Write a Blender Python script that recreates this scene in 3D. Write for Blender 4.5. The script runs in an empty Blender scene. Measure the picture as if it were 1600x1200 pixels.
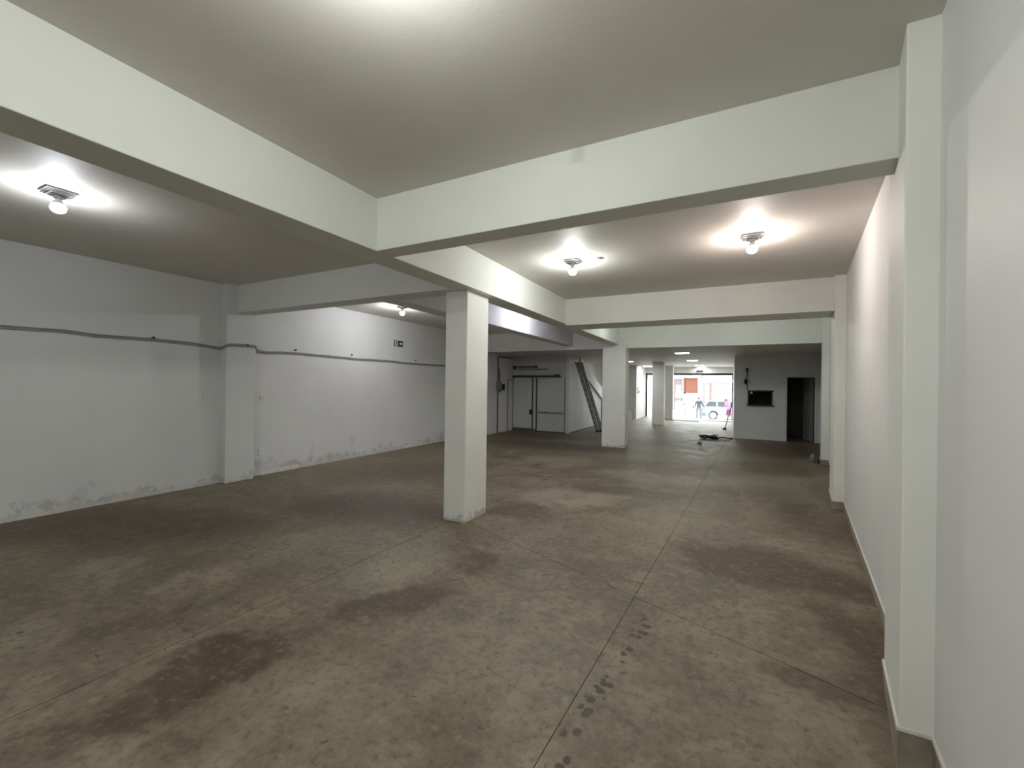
import bpy, bmesh, math, random
from mathutils import Vector, Matrix
random.seed(7)
sc = bpy.context.scene

# ------------------------------------------------------------------ camera
cam_d = bpy.data.cameras.new('camera'); cam = bpy.data.objects.new('camera', cam_d)
sc.collection.objects.link(cam); sc.camera = cam
cam_d.sensor_width = 36.0; cam_d.lens = 36.0 * 661.6 / 1600.0
cam_d.clip_start = 0.02; cam_d.clip_end = 300
YAW, PITCH, ROLL = math.radians(27.273), math.radians(0.087), math.radians(0.747)
fw = Vector((-math.sin(YAW) * math.cos(PITCH), math.cos(YAW) * math.cos(PITCH), math.sin(PITCH)))
rt = Vector((math.cos(YAW), math.sin(YAW), 0)); up = rt.cross(fw)
r2 = math.cos(ROLL) * rt + math.sin(ROLL) * up; u2 = -math.sin(ROLL) * rt + math.cos(ROLL) * up
cam.matrix_world = Matrix(((r2.x, u2.x, -fw.x, 0), (r2.y, u2.y, -fw.y, 0), (r2.z, u2.z, -fw.z, 1.7), (0, 0, 0, 1)))

# ------------------------------------------------------------------ sky and exposure
w = bpy.data.worlds.new('overcast_sky'); sc.world = w; w.use_nodes = True
wn = w.node_tree.nodes
wn['Background'].inputs['Color'].default_value = (0.93, 0.97, 1.0, 1)
wn['Background'].inputs['Strength'].default_value = 10.0
vs = sc.view_settings
vs.view_transform = 'Standard'; vs.look = 'None'; vs.exposure = 0.0; vs.gamma = 1.0
try: vs.use_curve_mapping = False
except Exception: pass
BULB = 1.0          # overall strength of the bulbs

# ------------------------------------------------------------------ main sizes (metres)
ZC, ZB, ZB2, ZL = 3.313, 2.855, 2.825, 2.775      # ceiling, beam undersides, low ceiling of the front part
XL, XL2 = -7.55, -7.25
def rw(y): return 0.51 + 0.125 * y                # right wall, it runs slightly askew
def rp(y): return 0.675 + .187 * (y - 2.446) if y < 4 else 0.395 + 0.123 * y   # front of its pilasters
def rn(y): return rw(y) - .026                    # its stretch beside the camera
YB, YF = -5.6, 25.0                               # back wall, shop front

# ------------------------------------------------------------------ materials
def new_mat(name):
    m = bpy.data.materials.new(name); m.use_nodes = True
    nt = m.node_tree; return m, nt, nt.nodes['Principled BSDF']
class N:
    """small helper to write node graphs"""
    def __init__(s, nt): s.nt = nt
    def node(s, t, **kw):
        n = s.nt.nodes.new(t)
        for k, v in kw.items(): setattr(n, k, v)
        return n
    def link(s, a, b): s.nt.links.new(a, b)
    def put(s, sock, v):
        if isinstance(v, bpy.types.NodeSocket): s.link(v, sock)
        else: sock.default_value = v
    def math(s, op, a, b=0.0, c=0.0, clamp=False):
        n = s.node('ShaderNodeMath', operation=op, use_clamp=clamp)
        s.put(n.inputs[0], a); s.put(n.inputs[1], b)
        if op in ('MULTIPLY_ADD', 'SMOOTH_MIN', 'WRAP', 'COMPARE'): s.put(n.inputs[2], c)
        return n.outputs[0]
    def pos(s): return s.node('ShaderNodeNewGeometry').outputs['Position']
    def noise(s, vec, scale, detail=4, rough=0.55, dist=0.0):
        n = s.node('ShaderNodeTexNoise'); s.put(n.inputs['Vector'], vec)
        n.inputs['Scale'].default_value = scale; n.inputs['Detail'].default_value = detail
        n.inputs['Roughness'].default_value = rough; n.inputs['Distortion'].default_value = dist
        return n.outputs['Fac'], n.outputs['Color']
    def ramp(s, v, a, b, lo=0.0, hi=1.0, smooth=True):
        n = s.node('ShaderNodeMapRange', interpolation_type='SMOOTHSTEP' if smooth else 'LINEAR', clamp=True)
        s.put(n.inputs['Value'], v); n.inputs['From Min'].default_value = a; n.inputs['From Max'].default_value = b
        n.inputs['To Min'].default_value = lo; n.inputs['To Max'].default_value = hi
        return n.outputs[0]
    def mix(s, f, a, b):
        n = s.node('ShaderNodeMix', data_type='RGBA')
        s.put(n.inputs[0], f)
        for i, v in ((6, a), (7, b)):
            if isinstance(v, tuple) and len(v) == 3: v = (*v, 1)
            s.put(n.inputs[i], v)
        return n.outputs[2]
    def scale(s, vec, xyz, loc=(0, 0, 0), rot=(0, 0, 0)):
        n = s.node('ShaderNodeMapping'); s.put(n.inputs['Vector'], vec)
        n.inputs['Scale'].default_value = xyz; n.inputs['Location'].default_value = loc; n.inputs['Rotation'].default_value = rot
        return n.outputs[0]
    def bump(s, h, strength, dist, bsdf):
        n = s.node('ShaderNodeBump'); s.put(n.inputs['Height'], h)
        n.inputs['Strength'].default_value = strength; n.inputs['Distance'].default_value = dist
        s.link(n.outputs[0], bsdf.inputs['Normal'])
def simple(name, col, rough=0.5, metal=0.0, var=0.06, scale=12.0):
    m, nt, b = new_mat(name); g = N(nt)
    f, _ = g.noise(g.pos(), scale, 4)
    dark = tuple(c * (1 - var * 2) for c in col); lite = tuple(min(1, c * (1 + var)) for c in col)
    g.link(g.mix(g.ramp(f, .3, .7), dark, lite), b.inputs['Base Color'])
    b.inputs['Roughness'].default_value = rough; b.inputs['Metallic'].default_value = metal
    return m
def emit(name, col, strength):
    m = bpy.data.materials.new(name); m.use_nodes = True; nt = m.node_tree; nt.nodes.clear()
    e = nt.nodes.new('ShaderNodeEmission'); o = nt.nodes.new('ShaderNodeOutputMaterial')
    e.inputs['Color'].default_value = (*col, 1); e.inputs['Strength'].default_value = strength
    nt.links.new(e.outputs[0], o.inputs[0]); return m
def plaster(name, col, damp=False, rough=0.62, scuff=False):
    m, nt, b = new_mat(name); g = N(nt); p = g.pos()
    f1, _ = g.noise(p, 0.9, 3, .6); f2, _ = g.noise(p, 7, 3, .6)
    f3, _ = g.noise(g.scale(p, (1, 1, .25)), 2.4, 3, .6)
    c = g.mix(g.ramp(f1, .3, .7), tuple(x * .94 for x in col), col)
    c = g.mix(g.ramp(f3, .55, .75, 0, .35), c, tuple(x * .88 for x in col))
    if damp:
        sep = g.node('ShaderNodeSeparateXYZ'); g.link(p, sep.inputs[0])
        n1, _ = g.noise(g.scale(p, (1, 1, .9)), 1.5, 6, .62); n2, _ = g.noise(p, 6.0, 5, .65)
        # height of the damp edge wanders between 0.05 m and 0.75 m
        h = g.math('MULTIPLY_ADD', g.ramp(n1, .38, .80), .75, .0)
        h = g.math('ADD', h, g.math('MULTIPLY_ADD', n2, .3, -.15))
        d = g.math('SUBTRACT', h, sep.outputs['Z'])
        stain = g.ramp(d, 0.0, .05)
        c = g.mix(g.math('MULTIPLY', stain, .30), c, (.42, .42, .415))
        h2 = g.math('MULTIPLY_ADD', g.ramp(n2, .35, .7), .30, g.math('MULTIPLY_ADD', n1, .5, -.3))
        peel = g.ramp(g.math('SUBTRACT', h2, sep.outputs['Z']), .0, .015)
        c = g.mix(g.math('MULTIPLY', peel, .38), c, (.30, .29, .275))
        chip = g.ramp(g.math('SUBTRACT', g.math('MULTIPLY_ADD', f2, .3, -.07), sep.outputs['Z']), 0, .01)
        c = g.mix(g.math('MULTIPLY', chip, .6), c, (.62, .60, .56))
    if scuff:
        sep = g.node('ShaderNodeSeparateXYZ'); g.link(p, sep.inputs[0]); n2, _ = g.noise(p, 9.0, 4, .7)
        k = g.ramp(g.math('SUBTRACT', g.math('MULTIPLY_ADD', n2, .42, -.14), sep.outputs['Z']), 0, .03)
        c = g.mix(g.math('MULTIPLY', k, .55), c, (.34, .32, .27))
    g.link(c, b.inputs['Base Color']); b.inputs['Roughness'].default_value = rough
    f4, _ = g.noise(p, 60, 1, .6)
    g.bump(g.math('MULTIPLY_ADD', f2, .8, g.math('MULTIPLY', f4, .25)), .25, .006, b)
    return m
WALLC = (.75, .75, .735)
M = {}
M['wall'] = plaster('painted_plaster', WALLC)
M['damp'] = plaster('damp_plaster', (.68, .69, .675), damp=True)
M['pillar'] = plaster('pillar_plaster', (.78, .785, .745), scuff=True)
M['ceil'] = plaster('ceiling_paint', (.68, .65, .59))
M['beam'] = plaster('beam_paint', (.72, .73, .69))
M['booth'] = plaster('booth_paint', (.70, .71, .715))
M['plinth'] = simple('cement_plinth', (.30, .26, .21), .8, 0, .15, 6)
M['trimw'] = simple('cream_trim', (.70, .68, .60), .6)
M['white'] = simple('white_plastic', (.78, .78, .76), .4)
M['lampwhite'] = simple('lamp_plastic', (.66, .66, .66), .45)
M['ring'] = simple('lamp_ring', (.30, .30, .32), .5)
M['cable'] = simple('grey_cable', (.30, .30, .29), .6)
M['black'] = simple('black_paint', (.014, .014, .015), .8)
M['darkm'] = simple('dark_steel', (.045, .042, .042), .5, .3, .2)
M['rust'] = simple('brown_steel', (.13, .095, .075), .7, .1, .25)
M['greybox'] = simple('grey_box', (.22, .23, .235), .5)
M['cold'] = plaster('cold_room_panel', (.52, .53, .53), rough=.5)
M['coldside'] = plaster('cold_room_side', (.66, .66, .67), rough=.5)
M['alu'] = simple('worn_aluminium', (.33, .33, .32), .45, .8, .2)
M['stairgrey'] = simple('dark_grey_side', (.13, .135, .14), .6)
M['green'] = simple('sign_green', (.006, .05, .03), .4)
M['signwhite'] = simple('sign_white', (.80, .84, .82), .4)
M['doorleaf'] = simple('door_paint', (.30, .30, .30), .5)
M['dark_inside'] = simple('unlit_room_shade', (.10, .10, .10), .9)  # dark base colour stands in for the shade inside the booth
M['pavement'] = simple('pavement', (.55, .54, .52), .9, 0, .08, 3)
M['road'] = simple('road', (.42, .42, .43), .9, 0, .1, 4)
M['mint'] = simple('mint_car_paint', (.185, .245, .22), .25)
M['tyre'] = simple('tyre', (.05, .05, .055), .8)
M['hub'] = simple('hub_steel', (.60, .52, .50), .4, .3)
M['carglass'] = simple('car_glass', (.06, .063, .07), .12)
M['bumper'] = simple('bumper', (.12, .13, .13), .6)
M['facade_cream'] = simple('facade_cream', (.84, .80, .72), .9)
M['facade_mauve'] = simple('facade_mauve', (.14, .095, .095), .9)
M['terracotta'] = simple('terracotta_wall', (.135, .046, .028), .9, 0, .12, 5)
M['gatewhite'] = simple('gate_white', (.85, .83, .80), .7)
M['shutter'] = simple('shutter_pink', (.17, .142, .135), .7)
M['fascia'] = simple('fascia_pale', (.165, .195, .195), .8)
M['skin'] = simple('skin', (.26, .15, .11), .6)
M['hair'] = simple('hair_dark', (.03, .025, .025), .7)
M['bluegrey'] = simple('bluegrey_cloth', (.045, .052, .072), .9)
M['greyjeans'] = simple('pale_jeans', (.12, .13, .165), .9)
M['pink'] = simple('pink_cloth', (.40, .085, .19), .9)
M['plum'] = simple('plum_cloth', (.10, .03, .07), .9)
M['wood'] = simple('pale_wood', (.52, .44, .33), .8)

# glass: mostly clear with a faint reflection
m, nt, b = new_mat('clear_glass'); nt.nodes.clear()
g = N(nt); tr = g.node('ShaderNodeBsdfTransparent'); gl = g.node('ShaderNodeBsdfGlossy'); mx = g.node('ShaderNodeMixShader')
tr.inputs[0].default_value = (.93, .96, .95, 1); gl.inputs['Roughness'].default_value = .02
fr = g.node('ShaderNodeFresnel'); fr.inputs[0].default_value = 1.4
g.link(fr.outputs[0], mx.inputs[0]); g.link(tr.outputs[0], mx.inputs[1]); g.link(gl.outputs[0], mx.inputs[2])
g.link(mx.outputs[0], g.node('ShaderNodeOutputMaterial').inputs[0]); M['glass'] = m

# stained concrete floor, laid out in metres on the floor
def concrete():
    m, nt, b = new_mat('stained_concrete'); g = N(nt); p = g.pos()
    sep = g.node('ShaderNodeSeparateXYZ'); g.link(p, sep.inputs[0])
    _, warp = g.noise(p, 1.4, 4, .68)
    v = g.node('ShaderNodeVectorMath', operation='MULTIPLY_ADD')
    sub = g.node('ShaderNodeVectorMath', operation='SUBTRACT'); g.link(warp, sub.inputs[0]); sub.inputs[1].default_value = (.5, .5, .5)
    g.link(sub.outputs[0], v.inputs[0]); v.inputs[1].default_value = (1.1, 1.1, 0); g.link(p, v.inputs[2])
    wp = v.outputs[0]
    def blob(cx, cy, rx, ry, ang, soft=.35):
        q = g.node('ShaderNodeMapping', vector_type='TEXTURE'); g.link(wp, q.inputs['Vector'])
        q.inputs['Location'].default_value = (cx, cy, 0); q.inputs['Rotation'].default_value = (0, 0, math.radians(ang))
        q.inputs['Scale'].default_value = (rx, ry, 1e3)
        l = g.node('ShaderNodeVectorMath', operation='LENGTH'); g.link(q.outputs[0], l.inputs[0])
        return g.ramp(l.outputs['Value'], 1 - soft, 1 + soft * .6, 1, 0)
    def allblobs(lst):
        acc = None
        for (cx, cy, rx, ry, a, s, soft) in lst:
            k = g.math('MULTIPLY', blob(cx, cy, rx, ry, a, soft), s)
            acc = k if acc is None else g.math('MAXIMUM', acc, k)
        return acc
    n1, _ = g.noise(p, .55, 3, .62); n2, _ = g.noise(p, 2.1, 5, .70); n5, _ = g.noise(p, 6.0, 4, .72); n3, _ = g.noise(p, 19, 4, .72)
    base = g.mix(g.ramp(n1, .34, .66), (.205, .170, .120), (.285, .248, .186))
    base = g.mix(g.ramp(n2, .47, .64, 0, .8), base, (.370, .333, .256))
    base = g.mix(g.ramp(n2, .30, .47, .7, 0), base, (.118, .088, .058))
    base = g.mix(g.ramp(n5, .50, .72, 0, .62), base, (.122, .094, .064))
    base = g.mix(g.ramp(n5, .28, .47, .5, 0), base, (.410, .372, .292))
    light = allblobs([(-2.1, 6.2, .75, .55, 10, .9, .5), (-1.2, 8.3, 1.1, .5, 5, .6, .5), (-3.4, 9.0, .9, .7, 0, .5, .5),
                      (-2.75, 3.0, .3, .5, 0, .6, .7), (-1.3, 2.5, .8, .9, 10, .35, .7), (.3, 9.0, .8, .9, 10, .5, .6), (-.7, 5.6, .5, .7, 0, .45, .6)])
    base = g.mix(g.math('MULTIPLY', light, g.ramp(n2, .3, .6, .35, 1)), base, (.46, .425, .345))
    stain = allblobs([(-2.30, 2.55, .55, .22, 62, .95, .4), (-2.74, 1.36, .62, .27, 77, .92, .4), (-2.15, 3.42, .22, .16, 20, .7, .5), (-2.45, 3.55, .2, .2, 20, .5, .5),
                      (.30, 4.62, .78, .55, -8, .97, .35), (.86, 3.5, .22, .80, 8, .85, .5), (-6.2, 2.3, 1.9, .85, 30, .92, .6),
                      (-4.5, 4.2, 1.5, .75, 20, .80, .6), (-5.7, 6.3, 1.2, 1.2, 20, .6, .6), (-2.5, 5.1, .5, .45, 0, .75, .5),
                      (-1.5, 6.9, .9, .35, 5, .6, .6), (-3.66, 1.6, .15, .4, 0, .55, .6), (-1.0, 9.5, 1.6, .7, 0, .6, .7),
                      (-4.2, 11.2, 2.4, .8, 0, .85, .6), (-5.6, 13.1, 1.8, .9, 0, .9, .6), (1.0, 6.6, .4, .9, 6, .7, .6), (.9, 10.5, .9, .9, 6, .6, .6),
                      (-1.4, 13.5, 1.6, 1.0, 0, .55, .7), (1.3, 13.8, 1.3, 1.7, 0, .9, .5), (-1.2, 1.75, .3, .3, 40, .45, .6), (.45, 2.95, .35, .16, -10, .75, .5)])
    stain = g.math('MULTIPLY', stain, g.ramp(n5, .25, .55, .62, 1))
    brown = g.mix(g.ramp(n2, .4, .6), (.100, .068, .043), (.140, .097, .063))
    base = g.mix(stain, base, brown)
    base = g.mix(g.ramp(n3, .50, .70, 0, .62), base, (.100, .080, .056))
    base = g.mix(g.ramp(n3, .30, .47, .45, 0), base, (.42, .385, .305))
    # trail of drips along a line, and scattered small specks
    q = g.node('ShaderNodeMapping', vector_type='TEXTURE'); g.link(p, q.inputs['Vector'])
    q.inputs['Location'].default_value = (-.60, 2.5, 0); q.inputs['Rotation'].default_value = (0, 0, math.radians(82.5))
    s2 = g.node('ShaderNodeSeparateXYZ'); g.link(q.outputs[0], s2.inputs[0])
    wob = g.math('MULTIPLY_ADD', n2, .20, -.10)
    line = g.ramp(g.math('ABSOLUTE', g.math('ADD', s2.outputs['Y'], wob)), .035, .06, 1, 0)
    line = g.math('MULTIPLY', line, g.ramp(g.math('ABSOLUTE', s2.outputs['X']), .7, .85, 1, 0))
    vo = g.node('ShaderNodeTexVoronoi'); g.link(p, vo.inputs['Vector']); vo.inputs['Scale'].default_value = 16
    drop = g.ramp(vo.outputs['Distance'], .34, .48, 1, 0)
    base = g.mix(g.math('MULTIPLY', g.math('MULTIPLY', line, drop), .85), base, (.075, .055, .045))
    v2 = g.node('ShaderNodeTexVoronoi'); g.link(wp, v2.inputs['Vector']); v2.inputs['Scale'].default_value = 6
    sp = g.node('ShaderNodeSeparateColor'); g.link(v2.outputs['Color'], sp.inputs[0])
    speck = g.math('MULTIPLY', g.ramp(v2.outputs['Distance'], .06, .13, 1, 0), g.math('GREATER_THAN', sp.outputs[0], .66))
    base = g.mix(g.math('MULTIPLY', speck, .7), base, (.06, .052, .045))
    tint = g.node('ShaderNodeMix', data_type='RGBA', blend_type='MULTIPLY'); tint.inputs[0].default_value = 1.0
    g.link(base, tint.inputs[6]); tint.inputs[7].default_value = (.71, .675, .605, 1); base = tint.outputs[2]
    g.link(base, b.inputs['Base Color'])
    g.link(g.ramp(n2, .3, .7, .46, .64), b.inputs['Roughness'])
    b.inputs['Specular IOR Level'].default_value = .45
    g.bump(n3, .30, .006, b)
    return m
M['floor'] = concrete()

# ------------------------------------------------------------------ mesh helpers
COL = sc.collection
class MB:
    def __init__(s): s.v = []; s.f = []
    def add(s, vs, fs):
        o = len(s.v); s.v += [tuple(x) for x in vs]; s.f += [tuple(o + i for i in f) for f in fs]; return s
    def box(s, x0, x1, y0, y1, z0, z1):
        return s.add([(x0, y0, z0), (x1, y0, z0), (x1, y1, z0), (x0, y1, z0), (x0, y0, z1), (x1, y0, z1), (x1, y1, z1), (x0, y1, z1)],
                     [(0, 3, 2, 1), (4, 5, 6, 7), (0, 1, 5, 4), (1, 2, 6, 5), (2, 3, 7, 6), (3, 0, 4, 7)])
    def prism(s, poly, z0, z1):
        """poly: counter-clockwise plan outline; z0/z1 numbers or lists"""
        n = len(poly); a = z0 if isinstance(z0, (list, tuple)) else [z0] * n; c = z1 if isinstance(z1, (list, tuple)) else [z1] * n
        vs = [(x, y, a[i]) for i, (x, y) in enumerate(poly)] + [(x, y, c[i]) for i, (x, y) in enumerate(poly)]
        return s.add(vs, [tuple(range(n - 1, -1, -1)), tuple(range(n, 2 * n))] + [(i, (i + 1) % n, n + (i + 1) % n, n + i) for i in range(n)])
    def extrude_x(s, poly, x0, x1):
        """poly in (y,z)"""
        n = len(poly); vs = [(x0, y, z) for y, z in poly] + [(x1, y, z) for y, z in poly]
        return s.add(vs, [tuple(range(n - 1, -1, -1)), tuple(range(n, 2 * n))] + [(i, (i + 1) % n, n + (i + 1) % n, n + i) for i in range(n)])
    def extrude_y(s, poly, y0, y1):
        """poly in (x,z)"""
        n = len(poly); vs = [(x, y0, z) for x, z in poly] + [(x, y1, z) for x, z in poly]
        return s.add(vs, [tuple(range(n)), tuple(range(2 * n - 1, n - 1, -1))] + [(i, n + i, n + (i + 1) % n, (i + 1) % n) for i in range(n)])
    def tube(s, pts, r, seg=8, caps=True):
        pts = [Vector(p) for p in pts]; rings = []; n = len(pts); base = len(s.v)
        rs = r if isinstance(r, (list, tuple)) else [r] * n
        t0 = (pts[1] - pts[0]).normalized(); ref = Vector((0, 0, 1)) if abs(t0.z) < .9 else Vector((1, 0, 0))
        for i, p in enumerate(pts):
            t = (pts[min(i + 1, n - 1)] - pts[max(i - 1, 0)]).normalized()
            a = t.cross(ref).normalized(); c = a.cross(t).normalized()
            for k in range(seg):
                an = 2 * math.pi * k / seg
                s.v.append(tuple(p + rs[i] * (math.cos(an) * a + math.sin(an) * c)))
        for i in range(n - 1):
            for k in range(seg):
                k2 = (k + 1) % seg
                s.f.append((base + i * seg + k, base + i * seg + k2, base + (i + 1) * seg + k2, base + (i + 1) * seg + k))
        if caps:
            s.f.append(tuple(base + k for k in range(seg - 1, -1, -1))); s.f.append(tuple(base + (n - 1) * seg + k for k in range(seg)))
        return s
    def lathe(s, prof, c=(0, 0, 0), seg=20):
        """prof: (r,z) from top or bottom, revolved about z at c"""
        base = len(s.v); n = len(prof)
        for r, z in prof:
            for k in range(seg):
                a = 2 * math.pi * k / seg; s.v.append((c[0] + r * math.cos(a), c[1] + r * math.sin(a), c[2] + z))
        for i in range(n - 1):
            for k in range(seg):
                k2 = (k + 1) % seg
                s.f.append((base + i * seg + k, base + i * seg + k2, base + (i + 1) * seg + k2, base + (i + 1) * seg + k))
        s.f.append(tuple(base + k for k in range(seg))); s.f.append(tuple(base + (n - 1) * seg + k for k in range(seg)))
        return s
    def build(s, name, mat, parent=None, bevel=0.0, smooth=False, loc=None):
        me = bpy.data.meshes.new(name); me.from_pydata(s.v, [], s.f)
        bm = bmesh.new(); bm.from_mesh(me)
        bmesh.ops.recalc_face_normals(bm, faces=bm.faces)
        if bevel: bmesh.ops.bevel(bm, geom=bm.edges[:], offset=bevel, segments=2, affect='EDGES', profile=.5, clamp_overlap=True)
        bm.to_mesh(me); bm.free()
        if smooth:
            for p in me.polygons: p.use_smooth = True
        me.materials.append(M[mat] if isinstance(mat, str) else mat)
        o = bpy.data.objects.new(name, me); COL.objects.link(o)
        if parent: o.parent = parent
        if loc: o.location = loc
        return o
def box(name, mat, x0, x1, y0, y1, z0, z1, parent=None, bevel=0.0):
    return MB().box(x0, x1, y0, y1, z0, z1).build(name, mat, parent, bevel)
def tag(o, label, cat, group=None, kind=None):
    o['label'] = label; o['category'] = cat
    if group: o['group'] = group
    if kind: o['kind'] = kind
    return o
def struct(o, label, cat): return tag(o, label, cat, kind='structure')
def thing(name, label, cat, loc=(0, 0, 0), group=None):
    o = bpy.data.objects.new(name, None); COL.objects.link(o); o.location = loc
    o.empty_display_size = .1
    return tag(o, label, cat, group)
def local(o, parent):
    """parent a mesh given in world coordinates to an Empty that stands elsewhere"""
    o.parent = parent; o.matrix_parent_inverse = Matrix.Translation(parent.location).inverted(); return o

# ------------------------------------------------------------------ floor slabs
def clip(poly, a, b, c):
    """keep a*x+b*y<=c"""
    out = []
    for i in range(len(poly)):
        p, q = poly[i], poly[(i + 1) % len(poly)]
        dp, dq = a * p[0] + b * p[1] - c, a * q[0] + b * q[1] - c
        if dp <= 0: out.append(p)
        if dp * dq < 0:
            t = dp / (dp - dq); out.append((p[0] + t * (q[0] - p[0]), p[1] + t * (q[1] - p[1])))
    return out
floor = struct(box('floor', 'plinth', -7.8, 4.2, YB - .2, YF + .05, -.30, -.012), 'stained grey brown concrete floor with cut joints', 'floor')
R0 = [(-7.8, YB - .2), (4.2, YB - .2), (4.2, YF + .05), (-7.8, YF + .05)]
GAP = .0042
def jL2(s, p): return clip(p, s, -.037 * s, s * -3.215 - GAP)           # X = -3.215 + 0.037 Y
def jL1(s, p): return clip(p, s, -.05 * s, s * -.845 - .0022)              # X = -0.845 + 0.05 Y
def jD(s, p): return clip(p, .405 * s, s, s * 3.235 - GAP)                # the diagonal joint
left = jL2(1, R0); mid = jL1(1, jL2(-1, R0)); rgt = jL1(-1, R0)
for poly in (left, jD(1, mid), jD(-1, mid), jD(1, rgt), jD(-1, rgt)):
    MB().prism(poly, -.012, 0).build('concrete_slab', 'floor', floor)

# ------------------------------------------------------------------ walls
struct(box('wall_left', 'damp', XL - .2, XL, YB - .2, 11.8, -.1, ZC + .05), 'long white side wall with damp peeling paint along its foot and a cable', 'wall')
struct(box('wall_left_end', 'wall', XL - .2, XL2, 11.82, YF, -.1, ZC), 'side wall behind the nearer pillar beside the sliding cold room door', 'wall')
wr = MB(); pts = [(rn(YB), YB), (rw(YB) + .3, YB), (rw(YF) + .3, YF), (rw(YF), YF), (rw(2.6), 2.6), (rn(2.6), 2.6)]
wr.prism(pts, -.1, ZC + .05)
struct(wr.build('wall_right', 'wall'), 'long white side wall close to the camera, running towards the dark booth', 'wall')
struct(box('wall_back', 'wall', XL - .2, 1.2, YB - .2, YB, -.1, ZC + .05), 'white wall behind the camera', 'wall')
# pilasters of the right wall
def pilaster(y0, y1, label, z1=ZC + .02):
    m = MB().prism([(rp(y0), y0), (rw(y0) + .05, y0), (rw(y1) + .05, y1), (rp(y1), y1)], 0, z1)
    return struct(m.build('wall_column', 'pillar', bevel=.008), label, 'column')
pilaster(2.446, 3.22, 'white wall pilaster nearest the camera under the first cross beam')
pilaster(7.44, 8.25, 'white wall pilaster under the second cross beam')
pilaster(11.62, 12.15, 'white wall pilaster beside the dark booth door')
# cement plinth and the cream bead along its top
PL = [(YB, rn), (2.446, rn), (2.446, rp), (3.22, rp), (3.22, rw), (7.44, rw), (7.44, rp), (8.25, rp), (8.25, rw), (11.62, rw), (11.62, rp), (12.15, rp), (12.15, rw), (16.05, rw)]
bb = None
def band(y0, y1, fn, off, z0, z1, mat, name, parent):
    return MB().prism([(fn(y0) - off, y0), (fn(y0) + .02, y0), (fn(y1) + .02, y1), (fn(y1) - off, y1)], z0, z1).build(name, mat, parent)
root = struct(thing('baseboard_right', '', ''), 'bare cement plinth with a cream bead along the foot of the side wall', 'baseboard')
def pz(y): return .205 if y < 2.5 else (.205 - .135 * (y - 2.446) if y < 3.3 else .105)
for (y0, f0), (y1, f1) in zip(PL[:-1], PL[1:]):
    if f0 is f1 and y1 > y0:
        e = .004 if f0 is rp else 0
        a, c = pz(y0), pz(y1)
        if f0 is rw: a = c = .105
        pl = [(f0(y0) - .004, y0 - e), (f0(y0) + .02, y0 - e), (f0(y1) + .02, y1 + e), (f0(y1) - .004, y1 + e)]
        MB().prism(pl, 0, [a, a, c, c]).build('plinth_strip', 'plinth', root)
        pl = [(f0(y0) - .010, y0 - e * 2), (f0(y0) + .02, y0 - e * 2), (f0(y1) + .02, y1 + e), (f0(y1) - .010, y1 + e)]
        MB().prism(pl, [a, a, c, c], [a + .016, a + .016, c + .016, c + .016]).build('cream_bead', 'trimw', root)
for y0 in (2.446, 7.44, 11.62):
    z_ = pz(y0)
    MB().box(rp(y0) - .0028, rw(y0) + .01, y0 - .0055, y0 + .01, 0, z_ - .001).build('plinth_strip', 'plinth', root)
    MB().box(rp(y0) - .0085, rw(y0) + .01, y0 - .0095, y0 + .01, z_ + .001, z_ + .015).build('cream_bead', 'trimw', root)
# pilaster of the left wall
struct(box('wall_column', 'damp', XL - .02, -7.40, 4.05, 4.53, 0, ZC + .02, bevel=.008), 'shallow white pilaster on the long damp wall, crossed by the cable', 'column')

# ------------------------------------------------------------------ ceiling and beams
struct(box('ceiling', 'ceil', XL - .2, 2.4, YB - .2, 11.9, ZC, ZC + .2), 'dull white painted concrete ceiling of the main hall', 'ceiling')
struct(box('ceiling_front', 'ceil', XL - .2, 4.0, 12.0, YF + .1, ZL, ZL + .75), 'lower white ceiling over the front part by the street', 'ceiling')
def beam(x0, x1, y0, y1, z0, label, z1=ZC + .02):
    return struct(box('ceiling_beam', 'beam', x0, x1, y0, y1, z0, z1, bevel=.006), label, 'beam')
beam(-3.066, -2.766, YB - .02, 11.82, ZB, 'long white beam running the length of the hall over the pillars')
def skew_beam(y0, y1, z0, label):
    m = MB().prism([(-2.77, y0), (rp(y0) + .02, y0), (rp(y1) + .02, y1), (-2.77, y1)], z0, ZC + .02)
    return struct(m.build('ceiling_beam', 'beam', bevel=.006), label, 'beam')
skew_beam(2.744, 2.957, ZB, 'white cross beam nearest the camera, meeting the side wall')
skew_beam(7.537, 8.23, ZB2, 'second white cross beam beyond the two ceiling bulbs')
beam(-7.42, -3.06, 4.22, 4.52, ZB, 'white cross beam from the nearer pillar to the damp wall')
beam(-4.42, -4.10, 4.50, 11.82, ZB, 'short white beam lit lilac behind the nearer pillar')
beam(XL - .1, 2.2, 11.80, 12.05, 2.742, 'white bulkhead beam where the ceiling drops to the front part', ZC + .1)

# ------------------------------------------------------------------ pillars
def pillar(x0, x1, y0, y1, z1, label):
    return struct(box('pillar', 'pillar', x0, x1, y0, y1, -.01, z1, bevel=.012), label, 'pillar')
pillar(-3.185, -2.864, 4.34, 4.85, ZB + .01, 'square white pillar standing nearest in the middle of the hall')
pillar(-3.20, -2.555, 11.74, 12.2, ZL + .01, 'wide white pillar with a socket near its foot')
pillar(-3.07, -2.59, 19.5, 20.0, ZL + .01, 'bluish shaded pillar in the front part before the glass')
pillar(-3.02, -2.61, 23.0, 23.4, ZL + .01, 'pale pillar right behind the bluish one near the glass door')

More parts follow.
